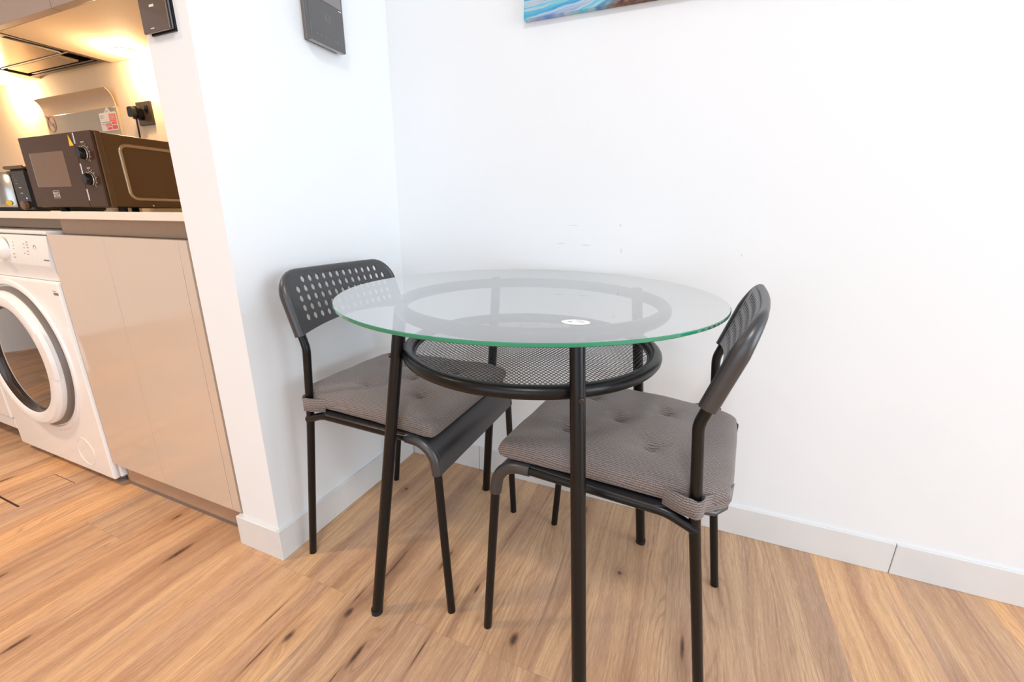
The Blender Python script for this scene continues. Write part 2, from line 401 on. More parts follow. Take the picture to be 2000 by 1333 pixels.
# floor: planks run along Y, 18.2 cm wide; joints as in the photo
def build_floor():
    bm = bmesh.new(); uvl = bm.loops.layers.uv.new('UVMap'); tn = bm.verts.layers.float.new('tone')
    W = 0.1817; g = 0.0001
    joints = {0: -0.61, 1: 0.35, 2: -0.61, -1: -0.61, 3: -0.607, -4: -0.722, -3: -1.9, -2: 0.4, -5: -1.5, 4: -1.4, 5: -1.1, 6: -2.0, 7: -.9}
    def quad(x0, x1, y0, y1, tone, sx, sy, mi=0, z=0.0):
        vs = [bm.verts.new(p) for p in ((x0, y0, z), (x1, y0, z), (x1, y1, z), (x0, y1, z))]
        for v in vs: v[tn] = tone
        f = bm.faces.new(vs); f.material_index = mi
        for l in f.loops: l[uvl].uv = (l.vert.co.y+sy, l.vert.co.x+sx)
    i0 = int(math.floor((RL-0.2-0.05)/W)); i1 = int(math.ceil((RX+0.2-0.05)/W))
    hatch = (-1.09, -0.955, -0.77, -0.63)
    tones = {(0, -0.61): .75, (2, 0): 0.35}
    for i in range(i0, i1):
        x0, x1 = 0.05+i*W, 0.05+(i+1)*W
        j = joints.get(i, random.uniform(-2.4, -1.0)); ys = []
        y = j
        while y > RY-0.2: y -= 1.52
        while y < 0.2: ys.append(y); y += 1.52
        ys.append(y)
        for a, b in zip(ys[:-1], ys[1:]):
            tone = random.random(); sx, sy = random.uniform(-9, 9), random.uniform(-9, 9)
            if i == 0 and b > 0: tone = 0.45
            if i == 2 and b > 0: tone = 0.30
            if i == 1: tone = 0.25 if b > -0.5 else 0.95
            if i == 2 and b < 0: tone = 0.15
            segs = [(x0+g, x1-g, a+g, min(b-g, 0.158))]
            for (qx0, qx1, qy0, qy1) in segs:
                hx0, hx1, hy0, hy1 = hatch
                if qx0 < hx1 and qx1 > hx0 and qy0 < hy1 and qy1 > hy0:
                    if hy0 > qy0: quad(qx0, qx1, qy0, hy0, tone, sx, sy)
                    if qy1 > hy1: quad(qx0, qx1, hy1, qy1, tone, sx, sy)
                    if qx0 < hx0: quad(qx0, hx0, hy0, hy1, tone, sx, sy)
                    if qx1 > hx1: quad(hx1, qx1, hy0, hy1, tone, sx, sy)
                else: quad(qx0, qx1, qy0, qy1, tone, sx, sy)
    # dark bed under the joints
    quad(RL-0.15, RX+0.15, RY-0.15, 0.158, 0, 0, 0, 1, -0.0015)
    me = bpy.data.meshes.new('floor'); bm.to_mesh(me); bm.free()
    me.materials.append(M['floor']); me.materials.append(M['gap'])
    o = bpy.data.objects.new('floor', me); COL.objects.link(o); tag(o, kind='structure')
    # hatch lid
    bm = bmesh.new(); uvl = bm.loops.layers.uv.new('UVMap'); tn = bm.verts.layers.float.new('tone')
    c = Vector(((hatch[0]+hatch[1])/2, (hatch[2]+hatch[3])/2, 0))
    box(bm, (hatch[0]+0.003, hatch[2]+0.006, -0.0012), (hatch[1]-0.002, hatch[3]-0.002, 0.0002))
    for v in bm.verts: v.co -= c; v[tn] = 0.5
    for f in bm.faces:
        for l in f.loops: l[uvl].uv = (l.vert.co.y+3.3, l.vert.co.x+1.7)
    me = bpy.data.meshes.new('floor_hatch'); bm.to_mesh(me); bm.free(); me.materials.append(M['floor'])
    h = bpy.data.objects.new('floor_hatch', me); COL.objects.link(h); h.location = c
    tag(h, 'small rectangular oak floor hatch lid set in the planks before the washing machine', 'floor hatch')
build_floor()

# skirting tiles
HB = 0.0915
def skirt(name, runs):
    bm = bmesh.new()
    for (lo, hi) in runs: box(bm, lo, hi, 0.0012, seg=1)
    return struct(name, bm, M['tile'])
skirt('baseboard_back', [((0.0 + (0 if k == 0 else 0.001), 0, 0) if False else (a, 0, 0), (b, 0.008, HB)) for k, (a, b) in enumerate([(0.0, 0.286), (0.288, 0.892), (0.894, 1.4965), (1.4985, 2.1), (2.102, 2.704), (2.706, 3.308), (3.31, 3.912), (3.914, RX)])])
skirt('baseboard_partition', [((-0.008, -0.597, 0), (0, -0.0005, HB)), ((-0.166, -0.597, 0), (-0.0085, -PL, HB)),
                              ((-0.166, -PL+0.0005, 0), (-0.158, -0.532, HB))])
bm = bmesh.new(); box(bm, (-0.158, -PL, 0.0), (-PT, -0.545, HB)); struct('trim_1', bm, M['wall'])

# ------------------------------------------------------------------ chairs
REARP = [(-0.224, 0.184, 0), (-0.164, 0.182, 0.43), (-0.149, 0.181, 0.600), (-0.186, 0.180, 0.712)]
def rear_path(s):
    return fillet([(x, y*s, z) for x, y, z in REARP], [0.5, 0.06], 6)
def back_point(s, t):
    """backrest surface: s in -1..1 across, t height above its foot along the tilt"""
    x = -0.1573-0.3200*t; z = 0.629+0.95*t
    x -= 0.010*(1-s*s)                      # bowed to the rear
    return Vector((x, 0.185*s, z))
def make_backrest(parent):
    HW, HT = 0.185, 0.145
    # outline in (u across, t up) metres; arched lower edge
    out = []
    def low(u): return 0.001+0.019*(1-abs(u/HW)**2.0)
    nL = 26
    for k in range(nL+1):
        u = -HW+2*HW*k/nL; out.append((u, low(u)))
    r = 0.052
    for k in range(9):
        a = PI/2*k/8; out.append((HW-r+r*math.cos(a), HT-r+r*math.sin(a)))
    for k in range(9):
        a = PI/2+PI/2*k/8; out.append((-HW+r+r*math.cos(a), HT-r+r*math.sin(a)))
    holes = []; rh = 0.0072
    for row in range(5):
        tz = 0.1265-row*0.0222
        n = 12 if row == 0 else 14            # the top row is two holes shorter
        for k in range(n):
            u = (k-(n-1)/2)*0.0229
            if tz-rh < low(u)+0.003: continue
            holes.append((u, tz))
    P = [Vector(p) for p in out]; E = [(i, (i+1) % len(out)) for i in range(len(out))]
    NH = 12
    for (cu, ct) in holes:
        b = len(P)
        for k in range(NH): P.append(Vector((cu+rh*0.92*math.cos(2*PI*k/NH), ct+rh*1.12*math.sin(2*PI*k/NH))))
        E += [(b+k, b+(k+1) % NH) for k in range(NH)]
    for a in range(41):
        for b in range(17):
            u, t = -HW+0.006+(2*HW-0.012)*a/40, 0.006+0.134*b/16
            if t < low(u)+0.004 or t > HT-0.006: continue
            if abs(u) > HW-r and t > HT-r and math.hypot(abs(u)-HW+r, t-HT+r) > r-0.004: continue
            if any(math.hypot(u-h[0], t-h[1]) < rh*1.35 for h in holes): continue
            P.append(Vector((u, t)))
    V, Ed, F, *_ = geometry.delaunay_2d_cdt(P, E, [], 1, 1e-6)
    bm = bmesh.new(); th = 0.0042
    def mp(u, t, o):
        p = back_point(u/HW, t); return p+Vector((0.96, 0, 0.26))*o
    off = 0.0068                     # the sheet sits forward, flush with the front of the rolled rim
    fr = [bm.verts.new(mp(v[0], v[1], off+th/2)) for v in V]; 
    rim = set((round(p[0], 5), round(p[1], 5)) for p in out[nL:]) | set((round(p[0], 5), round(p[1], 5)) for p in out[:1])
    bk = [bm.verts.new(mp(v[0], v[1], -0.004 if (round(v[0], 5), round(v[1], 5)) in rim else off-th/2)) for v in V]
    ec = {}
    for f in F:
        c = sum((V[i] for i in f), Vector((0, 0)))/len(f)
        if any(((c[0]-h[0])/(rh*.92))**2+((c[1]-h[1])/(rh*1.12))**2 < 0.93 for h in holes): continue
        if c[1] < low(c[0])-1e-5: continue
        bm.faces.new([fr[i] for i in f]); bm.faces.new([bk[i] for i in reversed(f)])
        for k in range(len(f)):
            a, b = f[k], f[(k+1) % len(f)]; key = (min(a, b), max(a, b)); ec[key] = ec.get(key, 0)+1
    for (a, b), n in ec.items():
        if n == 1: bm.faces.new((fr[a], fr[b], bk[b], bk[a]))
    # rolled rim: fat sleeves over the uprights joined by a thinner rolled top edge
    path = []; rr = []
    def add(u, t, rad): path.append(back_point(u/HW, t)); rr.append(rad)
    for k in range(9): add(HW, 0.0+(HT-r)*k/8, (0.0140, 0.0105))
    for k in range(1, 9):
        a = PI/2*k/8; q = k/8; add(HW-r+r*math.cos(a), HT-r+r*math.sin(a), (0.0140-0.0075*q, 0.0105-0.0015*q))
    for k in range(1, 20): add((HW-r)*(1-2*k/20), HT, (0.0065, 0.0090))
    for k in range(8):
        a = PI/2+PI/2*k/8; q = 1-k/8; add(-HW+r+r*math.cos(a), HT-r+r*math.sin(a), (0.0140-0.0075*q, 0.0105-0.0015*q))
    for k in range(9): add(-HW, (HT-r)*(1-k/8), (0.0140, 0.0105))
    tube(bm, path, 0.01, 14, rr=rr)
    for v in [v for v in bm.verts if not v.link_faces]: bm.verts.remove(v)
    return link('backrest', bm, M['plastic'], parent, 45)

SEATP = fillet([(0.222, 0, 0), (0.195, 0, 0.436), (-0.120, 0, 0.437), (-0.170, 0, 0.418)], [0.055, 0.08], 9)
def side_y(x, s):                       # rails converge slightly to the rear
    return s*(0.184+0.008*(x+0.17)/0.39)
def make_seat(parent):
    bm = bmesh.new(); prof = []
    # top sheet profile: follows the rails and falls over the front bend
    prof += [(-0.203, 0.4440), (-0.192, 0.4465), (-0.17, 0.4475), (-0.10, 0.4470), (0.0, 0.4468), (0.08, 0.4470), (0.130, 0.4475)]
    for k in range(1, 9):
        a = math.radians(90-84*k/8); prof.append((0.143+0.0655*math.cos(a), 0.382+0.0655*math.sin(a)))
    prof.append((0.2105, 0.366))
    N = 14; th = 0.0035; top = []; bot = []
    for i, (x, z) in enumerate(prof):
        a = prof[max(i-1, 0)]; b = prof[min(i+1, len(prof)-1)]
        d = Vector((b[0]-a[0], 0, b[1]-a[1])).normalized(); nrm = Vector((-d.z, 0, d.x))
        if nrm.z < 0 and x < 0.1: nrm = -nrm
        hw = 0.193
        if x < -0.13: hw = 0.163 if x > -0.18 else (0.150 if x > -0.195 else 0.12)
        rt, rb = [], []
        for k in range(N+1):
            s = -1+2*k/N; dish = -0.004*(1-s*s) if x < 0.14 else 0
            p = Vector((x, s*hw, z))+Vector((0, 0, dish))
            rt.append(bm.verts.new(p)); rb.append(bm.verts.new(p-nrm*th))
        top.append(rt); bot.append(rb)
    for i in range(len(prof)-1):
        for k in range(N):
            bm.faces.new((top[i][k], top[i][k+1], top[i+1][k+1], top[i+1][k])); bm.faces.new((bot[i][k], bot[i+1][k], bot[i+1][k+1], bot[i][k+1]))
        bm.faces.new((top[i][0], top[i+1][0], bot[i+1][0], bot[i][0])); bm.faces.new((top[i][N], bot[i][N], bot[i+1][N], top[i+1][N]))
    for k in range(N):
        bm.faces.new((top[0][k], bot[0][k], bot[0][k+1], top[0][k+1])); bm.faces.new((top[-1][k], top[-1][k+1], bot[-1][k+1], bot[-1][k]))
    # sleeves moulded over the front bends of the frame
    for s in (-1, 1):
        pth = [p for p in SEATP if p.z > 0.30 and p.x > 0.05]
        a = Vector((0.2005, 0, 0.366)); pth = [a]+[p for p in pth if p.z > 0.37 and p.x > 0.13]+[Vector((0.125, 0, 0.437))]
        tube(bm, [Vector((p.x, side_y(p.x, s), p.z)) for p in pth], 0.0122, 14)
    # rolled rear lip
    tube(bm, [(-0.170, 0.160, 0.441), (-0.188, 0.152, 0.438), (-0.203, 0.125, 0.436), (-0.207, 0.0, 0.434), (-0.203, -0.125, 0.436), (-0.188, -0.152, 0.438), (-0.170, -0.160, 0.441)], 0.006, 10)
    return link('seat', bm, M['plastic'], parent, 40)
def make_cushion():
    """tufted pad; mesh coordinates are those of the chair it belongs to"""
    N = 60; bm = bmesh.new(); uvl = bm.loops.layers.uv.new('UVMap'); grid = {}; sv = {}
    tufts = [(0.012, 0.0), (0.092, 0.086), (0.092, -0.086), (-0.070, 0.082), (-0.070, -0.082)]
    def half(x):
        if x > -0.13: return 0.184+0.014*(x+0.13)/0.33
        f = (-0.13-x)/0.075; return 0.184-0.030*min(1, f)**1.5
    def sgnp(a, p): return math.copysign(abs(a)**p, a)
    for side in (1, -1):
        for i in range(N+1):
            for j in range(N+1):
                a = math.sin(PI/2*(-1+2*i/N)); b = math.sin(PI/2*(-1+2*j/N))
                a = a*0.55+0.45*(-1+2*i/N); b = b*0.55+0.45*(-1+2*j/N)
                # rounded plan corners
                k = 1-0.018*(a*a*b*b)**3
                x = -0.007+0.205*a*k; y = half(x)*b*k
                e = max(0.0, (1-abs(a)**16)*(1-abs(b)**16))**0.30
                e *= 1-0.10*(a**4+b**4)/2
                zc = 0.4685; h = 0.0215*e
                if side > 0:
                    h += 0.004*(1-a*a)*(1-b*b)
                    for tx, ty in tufts:
                        dx, dy = x-tx, y-ty; d = math.hypot(dx, dy); an = math.atan2(dy, dx)
                        h -= 0.0125*math.exp(-(d/0.012)**2)+0.0048*math.exp(-(d/0.034)**2)
                        h += 0.0018*math.exp(-((d-0.024)/0.014)**2)*math.cos(4*an+0.6)
                    h += 0.0009*math.sin(x*47+y*13)+0.0008*math.sin(y*61-x*21)
                else: h *= 0.95+0.35*max(0, min(1, (x-0.02)/0.14))*abs(b)**6
                # the front edge droops over the seat
                dz = -0.006*max(0, (x-0.13)/0.07)**2
                key = (i, j) if (i in (0, N) or j in (0, N)) else (i, j, side)
                if key not in grid:
                    grid[key] = bm.verts.new((x, y, zc+side*h+dz))
                drop = max(0.0, 0.020-side*h)
                sidey = abs(b) > 0.86 and abs(b) >= abs(a)
                grid[(i, j, side, 'uv')] = (x+(drop if (not sidey and abs(a) > 0.86) else 0)*math.copysign(1, a), y+(math.copysign(drop, b) if sidey else 0))
    for side in (1, -1):
        for i in range(N):
            for j in range(N):
                cs = [(i, j), (i+1, j), (i+1, j+1), (i, j+1)]
                vs = [grid[c] if (c[0] in (0, N) or c[1] in (0, N)) else grid[c+(side,)] for c in cs]
                uv = [grid[c+(side, 'uv')] for c in cs]
                if side < 0: vs, uv = vs[::-1], uv[::-1]
                f = bm.faces.new(vs); f.smooth = True
                for l, u in zip(f.loops, uv): l[uvl].uv = u
    return bm
def strap_bm(s):
    """band of fabric from the pad's rear corner round the upright and back"""
    bm = bmesh.new(); uvl = bm.loops.layers.uv.new('UVMap')
    c = Vector((-0.1595, 0.182*s)); path = [Vector((-0.112, 0.182*s)), Vector((-0.130, 0.192*s)), Vector((-0.145, 0.1975*s))]
    for k in range(13):
        a = math.radians(70+(-250)*0+k*18) if False else math.radians(75+k*17)
        path.append(c+Vector((math.cos(a), s*math.sin(a)))*0.0150)
    path = path[:-4]+[Vector((-0.186, 0.160*s)), Vector((-0.205, 0.140*s)), Vector((-0.2115, 0.118*s))]
    hts = (0.447, 0.480); th = 0.0016; rows = []
    L = 0; prev = path[0]
    for i, p in enumerate(path):
        L += (p-prev).length; prev = p
        d = (path[min(i+1, len(path)-1)]-path[max(i-1, 0)]).normalized(); nn = Vector((d.y, -d.x))
        row = []
        for z in (hts[0], (hts[0]+hts[1])/2, hts[1]):
            zz = z+0.0015*math.sin(i*0.9)
            row.append((bm.verts.new((p.x+nn.x*th/2, p.y+nn.y*th/2, zz)), bm.verts.new((p.x-nn.x*th/2, p.y-nn.y*th/2, zz)), (L, zz)))
        rows.append(row)
    def face(vs, uv):
        f = bm.faces.new(vs); f.smooth = True
        for l, u in zip(f.loops, uv): l[uvl].uv = u
    for i in range(len(rows)-1):
        for k in range(2):
            A, B, C, D = rows[i][k], rows[i+1][k], rows[i+1][k+1], rows[i][k+1]
            for q in (0, 1): face([A[q], B[q], C[q], D[q]], [A[2], B[2], C[2], D[2]])
        for k in (0, 2): face([rows[i][k][0], rows[i+1][k][0], rows[i+1][k][1], rows[i][k][1]], [rows[i][k][2], rows[i+1][k][2], rows[i+1][k][2], rows[i][k][2]])
    return bm
def keep_uv_link(name, bm, mat, parent):
    me = bpy.data.meshes.new(name); bmesh.ops.recalc_face_normals(bm, faces=bm.faces); bm.to_mesh(me); bm.free(); me.materials.append(mat)
    o = bpy.data.objects.new(name, me); COL.objects.link(o)
    if parent: o.parent = parent
    return o
def make_chair():
    r = empty('dining_chair', (0, 0, 0), 'x', 'chair')
    for s in (1, -1):
        bm = bmesh.new(); p = rear_path(s)
        tube(bm, p, 0.0092, 16); link('leg', bm, M['black'], r, 40)
        bm = bmesh.new(); tube(bm, [Vector((q.x, side_y(q.x, s), q.z)) for q in SEATP if q.z < 0.372] + [Vector((0.2005, side_y(0.2, s), 0.372))], 0.0092, 16)
        link('leg', bm, M['black'], r, 40)
        bm = bmesh.new(); tube(bm, [Vector((q.x, side_y(q.x, s), q.z)) for q in SEATP if q.z >= 0.37][0:], 0.0092, 16)
        link('seat_frame', bm, M['black'], r, 40)
    make_seat(r); make_backrest(r)
    bm = bmesh.new(); tube(bm, [(-0.09, -0.18, 0.430), (-0.09, 0.18, 0.430)], 0.0075, 12)
    link('crossbar', bm, M['black'], r, 40)
    c = empty('seat_cushion', (0, 0, 0), 'x', 'cushion')
    keep_uv_link('pad', make_cushion(), M['fabric'], c)
    for s in (1, -1): keep_uv_link('strap', strap_bm(s), M['fabric'], c)
    return r, c
def copy_tree(o, parent=None):
    c = o.copy(); COL.objects.link(c); c.parent = parent
    for ch in o.children: copy_tree(ch, c)
    return c
chairA, cushA = make_chair()
bpy.context.view_layer.update()
chairB, cushB = copy_tree(chairA), copy_tree(cushA)
for o in (chairA, cushA): o.location = (0.271, -0.357, 0)
for o in (chairB, cushB): o.location = (0.829, -0.382, 0); o.rotation_euler = (0, 0, math.radians(174))
tag(chairA, 'black metal chair with a perforated back standing against the partition, left of the glass table', 'chair', 'dining chairs at the glass table')
tag(chairB, 'black metal chair with a perforated back at the right of the glass table', 'chair', 'dining chairs at the glass table')
tag(cushA, 'grey striped tufted seat pad tied on the left chair beside the partition', 'cushion', 'seat pads on the dining chairs')
tag(cushB, 'grey striped tufted seat pad tied on the right chair, nearest the camera', 'cushion', 'seat pads on the dining chairs')

# ------------------------------------------------------------------ glass table
def make_table():
    tc = Vector((0.6125, -0.392, 0)); fc = tc+Vector((0.006, 0, 0)); r = empty('round_table', tc, 'round clear glass table with green edge, black tube legs and a mesh shelf', 'table')
    R, zt, th = 0.381, 0.7480, 0.0062
    bm = bmesh.new(); n = 160
    lathe(bm, [(0, zt), (R-0.0012, zt), (R, zt-0.0012), (R, zt-th+0.0012), (R-0.0012, zt-th), (0, zt-th)], n=n, mis=[0, 1, 1, 1, 2])
    link('tabletop', bm, [M['glass'], M['glass_edge'], M['clear']], r, 30)
    # etched safety mark near the front of the glass
    bm = bmesh.new()
    def disc(cx, cy, rx, ry, z, h, mi, n=28):
        extrude_poly(bm, [(cx+rx*math.cos(2*PI*k/n), cy+ry*math.sin(2*PI*k/n), z) for k in range(n)], (0, 0, h), mi)
    disc(0, 0, 0.0215, 0.0165, 0, 0.0002, 0)
    disc(-0.008, 0.001, 0.003, 0.0025, 0.0002, 0.0001, 1); disc(0.006, 0.006, 0.005, 0.0012, 0.0002, 0.0001, 1); disc(0.010, -0.001, 0.003, 0.0012, 0.0002, 0.0001, 1)
    o = link('etched_mark', bm, [M['etch'], M['etch_dark']], r); o.location = (0.772-tc.x, -0.619-tc.y, zt+0.0002); o.rotation_euler = (0, 0, 0.3)
    o['label'] = 'small white oval mark on the glass'
    # rings
    RT = 0.0123; R1, z1 = 0.266, 0.7265; R2, z2 = 0.2585, 0.631
    circ = lambda R_, z_, n_=96: [Vector((0.007+R_*math.cos(2*PI*k/n_), R_*math.sin(2*PI*k/n_), z_)) for k in range(n_)]
    bm = bmesh.new(); tube(bm, circ(R1, z1), RT, 16, closed=True); link('top_ring', bm, M['black'], r, 60)
    bm = bmesh.new(); tube(bm, circ(R2, z2), RT, 16, closed=True)
    link('shelf_ring', bm, M['black'], r, 60)
    # expanded metal shelf
    bm = bmesh.new(); RM = R2-RT+0.003; LW, SW = 0.0089, 0.0072; wd, tk = 0.0006, 0.00045
    ang = 0.39; ca, sa = math.cos(ang), math.sin(ang)
    nr = int(RM/SW)+1; nc = int(RM/(LW/2))+1
    def W3(x, y, z): return Vector((0.007+ca*x-sa*y, sa*x+ca*y, z))
    for j in range(-nr, nr+1):
        for i in range(-nc, nc):
            xa, xb = i*LW/2, (i+1)*LW/2
            # alternate rows are mirrored so that the strands close into diamonds
            up = ((i+j) % 2 == 0)
            ya = j*SW+(SW/2 if up else -SW/2); yb = j*SW+(-SW/2 if up else SW/2)
            if math.hypot((xa+xb)/2, (ya+yb)/2) > RM: continue
            vs = []
            for (x, y) in ((xa, ya), (xb, yb)):
                for dy, dz in ((-wd, -tk), (wd, -tk), (wd, tk), (-wd, tk)):
                    vs.append(bm.verts.new(W3(x, y+dy, z2-0.004+dz)))
            for k in range(4): bm.faces.new((vs[k], vs[(k+1) % 4], vs[4+(k+1) % 4], vs[4+k]))
    me_o = bpy.data.meshes.new('mesh_shelf'); bm.to_mesh(me_o); bm.free(); me_o.materials.append(M['black'])
    o = bpy.data.objects.new('mesh_shelf', me_o); COL.objects.link(o); o.parent = r
    bm = bmesh.new(); tube(bm, circ(R2-RT-0.001, z2-0.004), 0.0032, 8, closed=True); link('shelf_rim', bm, M['black'], r, 60)
    # legs
    for k in range(4):
        a = math.radians([43.6, 130.9, 218.6, 305.2][k]); d = Vector((math.cos(a), math.sin(a), 0)); f0 = Vector((0.007, 0, 0))
        lr = [0.360, 0.392, 0.366, 0.382][k]
        top = f0+d*0.2670+Vector((0, 0, 0.7262)); bot = f0+d*lr
        bm = bmesh.new(); tube(bm, [bot+(top-bot)*q for q in (0, 0.01, 0.5, 0.99, 1)], RT, 18); lg = link('leg', bm, M['black'], r, 40)
        bm = bmesh.new(); tube(bm, [bot, bot+Vector((0, 0, 0.012))], RT+0.0008, 18); link('foot_cap', bm, M['rubber'], lg, 40)
        bm = bmesh.new(); lathe(bm, [(0, z1+RT-0.002), (0.011, z1+RT-0.002), (0.011, zt-th-0.0001), (0, zt-th-0.0001)], axis_o=f0+d*R1, n=24); link('glass_pad', bm, M['rubber'], r, 30)
        p = bot+(top-bot)*(z2/0.7262)
        side = d
        bm = bmesh.new(); lathe(bm, [(0, 0.0158), (0.0022, 0.0158), (0.0022, 0.0138), (0.0025, 0.0160), (0.0044, 0.0155), (0.0046, 0.0120)], axis_o=p, X=(0, 0, 1), Y=(-side.y, side.x, 0), Z=side, n=18)
        link('bolt', bm, M['bronze'], lg, 30)
        bm = bmesh.new(); tube(bm, [p, f0+d*R2+Vector((0, 0, z2))], 0.006, 12); link('bracket', bm, M['black'], lg, 40)
make_table()

# ------------------------------------------------------------------ picture and wall devices
def painting_mat():
    t = NT('wave_painting'); v = t.obj(); sp = t.n('ShaderNodeSeparateXYZ'); t.L.new(v, sp.inputs[0]); X, Z = sp.outputs[0], sp.outputs[2]
    # bands rise to the right in a curve
    cur = t.math('SUBTRACT', Z, t.math('MULTIPLY', t.math('MULTIPLY', X, X), 0.75))
    wv = t.math('ADD', cur, t.math('MULTIPLY', t.math('SUBTRACT', t.noise(t.comb(t.math('MULTIPLY', X, 5.0), t.math('MULTIPLY', Z, 9.0)), 1.0, 3), 0.5), 0.05))
    n = t.noise(t.comb(t.math('MULTIPLY', X, 2.0), t.math('MULTIPLY', wv, 55.0)), 1.0, 4, 0.6)
    c = t.ramp(n, [(0.25, lin(40, 50, 96)), (0.38, lin(70, 130, 200)), (0.48, lin(96, 196, 222)), (0.56, lin(196, 206, 214)), (0.64, lin(120, 160, 220)), (0.75, lin(70, 60, 110))])
    br = t.ramp(t.noise(v, 90, 4, 0.7), [(0.35, lin(46, 26, 24)), (0.5, lin(112, 72, 60)), (0.65, lin(150, 112, 96))])
    d = t.math('SUBTRACT', t.math('MULTIPLY', X, 0.42), t.math('ADD', Z, 0.075))
    f = t.math('MULTIPLY', d, 40.0, clamp=True)
    t.setp(t.mix(f, c, br), 0.5); return t.m
bm = bmesh.new(); box(bm, (0, -0.022, 0), (0.84, 0, 0.55), 0.0015)
pc = link('canvas_picture', bm, painting_mat(), None, 30); pc.location = (0.443, 0.0079, 1.391)
tag(pc, 'unframed canvas painting of blue and brown waves on the white wall above the table', 'picture')

ic = empty('intercom_panel', (0, -0.262, 1.302), 'dark grey glossy wall intercom with screen on the white partition', 'intercom')
def ibox(name, lo, hi, mat, bev=0, par=ic, base=(0, -0.262, 1.302)):
    return boxo(name, Vector(lo)-Vector(base), Vector(hi)-Vector(base), mat, par, bev)
ibox('mounting_plate', (-0.0085, -0.315, 1.306), (0.006, -0.212, 1.50), M['greyplastic'], 0.001)
ibox('body', (0.004, -0.320, 1.302), (0.021, -0.207, 1.505), M['intercom'], 0.0025)
ibox('screen', (0.0205, -0.303, 1.396), (0.0222, -0.214, 1.48), M['screen'], 0.0004)
ibox('screen_mark', (0.0205, -0.2235, 1.3915), (0.0216, -0.214, 1.3935), M['print'])
bm = bmesh.new(); lathe(bm, [(0.0065, 0), (0.0075, 0.0006), (0.0085, 0)], axis_o=(0.0210, 0.0, 0.061), X=(0, 1, 0), Y=(0, 0, 1), Z=(1, 0, 0), n=32)
link('call_button', bm, M['greyplastic'], ic, 40)
for k in range(7):
    y = -0.301+k*0.0133
    ibox('touch_icon', (0.0208, y-0.0014, 1.3175), (0.0214, y+0.0014, 1.3205), M['screen'])

sb = empty('wall_call_box', (-0.09, -PL, 1.2345), 'dark brown glossy box on the end of the partition beside the kitchen', 'switch box')
def sbox(name, lo, hi, mat, bev=0, par=sb): return boxo(name, Vector(lo)-Vector((-0.09, -PL, 1.2345)), Vector(hi)-Vector((-0.09, -PL, 1.2345)), mat, par, bev)
sbox('back_plate', (-0.122, -0.5925, 1.2345), (-0.046, -PL+0.001, 1.36), M['gblack'], 0.001)
sbox('body', (-0.127, -0.5965, 1.2375), (-0.0485, -0.592, 1.36), M['intercom'], 0.0015)
sbox('front_cover', (-0.130, -0.6015, 1.2355), (-0.050, -0.5965, 1.36), M['switch'], 0.002)
sbox('name_plate', (-0.097, -0.6021, 1.2765), (-0.084, -0.6013, 1.2805), M['print'])
sbox('slot', (-0.104, -0.6021, 1.2415), (-0.094, -0.6013, 1.2430), M['print'])

# ------------------------------------------------------------------ kitchen
YF = -0.585
# worktop
ct = boxo('worktop', (RL+0.02, YF, 0.880), (-PT-0.001, 0.006, 0.900), M['counter'], None, 0.0015)
tag(ct, 'long cream kitchen worktop under the microwave, ending at the partition', 'worktop')
# base cabinet with two doors
kc = empty('base_cabinet', (-0.47, -0.3, 0), 'glossy beige base cabinet with two doors between the washing machine and the partition', 'cabinet')
def kbox(name, lo, hi, mat, bev=0, par=kc, o=(-0.47, -0.3, 0)): return boxo(name, Vector(lo)-Vector(o), Vector(hi)-Vector(o), mat, par, bev)
def parts(name, boxes, mat, par, o, bev=0):
    bm = bmesh.new()
    for lo, hi in boxes: box(bm, Vector(lo)-Vector(o), Vector(hi)-Vector(o), bev)
    return link(name, bm, mat, par)
O1 = (-0.47, -0.3, 0)
parts('carcass', [((-0.778, -0.545, 0.095), (-0.762, 0.0, 0.838)), ((-0.178, -0.545, 0.095), (-0.162, 0.0, 0.838)), ((-0.762, -0.545, 0.095), (-0.178, 0.0, 0.112)), ((-0.762, -0.545, 0.822), (-0.178, 0.0, 0.838))], M['cab_in'], kc, O1)
kbox('door', (-0.7785, YF, 0.0945), (-0.5012, -0.566, 0.8375), M['cab'], 0.0008)
kbox('door', (-0.4998, YF, 0.0945), (-0.1935, -0.566, 0.8375), M['cab'], 0.0008)
kbox('filler_panel', (-0.1915, YF, 0.0945), (-0.160, -0.566, 0.8375), M['cab'], 0.0008)
kbox('handle_channel', (-0.777, -0.549, 0.838), (-0.1435, -0.53, 0.8795), M['gola'], 0.001)
parts('plinth', [((-0.777, -0.556, 0.010), (-0.168, -0.546, 0.0945))], M['plinth'], kc, O1, 0.001)
kbox('plinth_seal', (-0.777, -0.5575, 0.0), (-0.168, -0.547, 0.010), M['greyplastic'])
kbox('plinth_end_cap', (-0.7795, -0.558, 0.0), (-0.774, -0.546, 0.0945), M['steel'], 0.0006)
# rail behind the washing machine top
rl = boxo('worktop_rail', (-2.1, -0.49, 0.848), (-0.7795, -0.45, 0.8795), M['cab_in'], None, 0.001)
tag(rl, 'brown support rail under the worktop, behind the top of the washing machine', 'rail')

# washing machine
WX0, WX1 = -1.422, -0.787; OW = ((WX0+WX1)/2, -0.3, 0.0)
wm = empty('washing_machine', OW, 'white front-loading washing machine with a big round door beside the beige cabinet', 'washing machine')
def wbox(name, lo, hi, mat, bev=0, par=wm): return boxo(name, Vector(lo)-Vector(OW), Vector(hi)-Vector(OW), mat, par, bev)
wbox('cabinet_shell', (WX0, -0.572, 0.030), (WX1, -0.02, 0.835), M['white'], 0.006)
wbox('top_lid', (WX0, -0.585, 0.8355), (WX1, -0.02, 0.846), M['whiteplastic'], 0.003)
wbox('front_panel', (WX0+0.001, -0.590, 0.030), (WX1-0.001, -0.5715, 0.700), M['white'], 0.007)
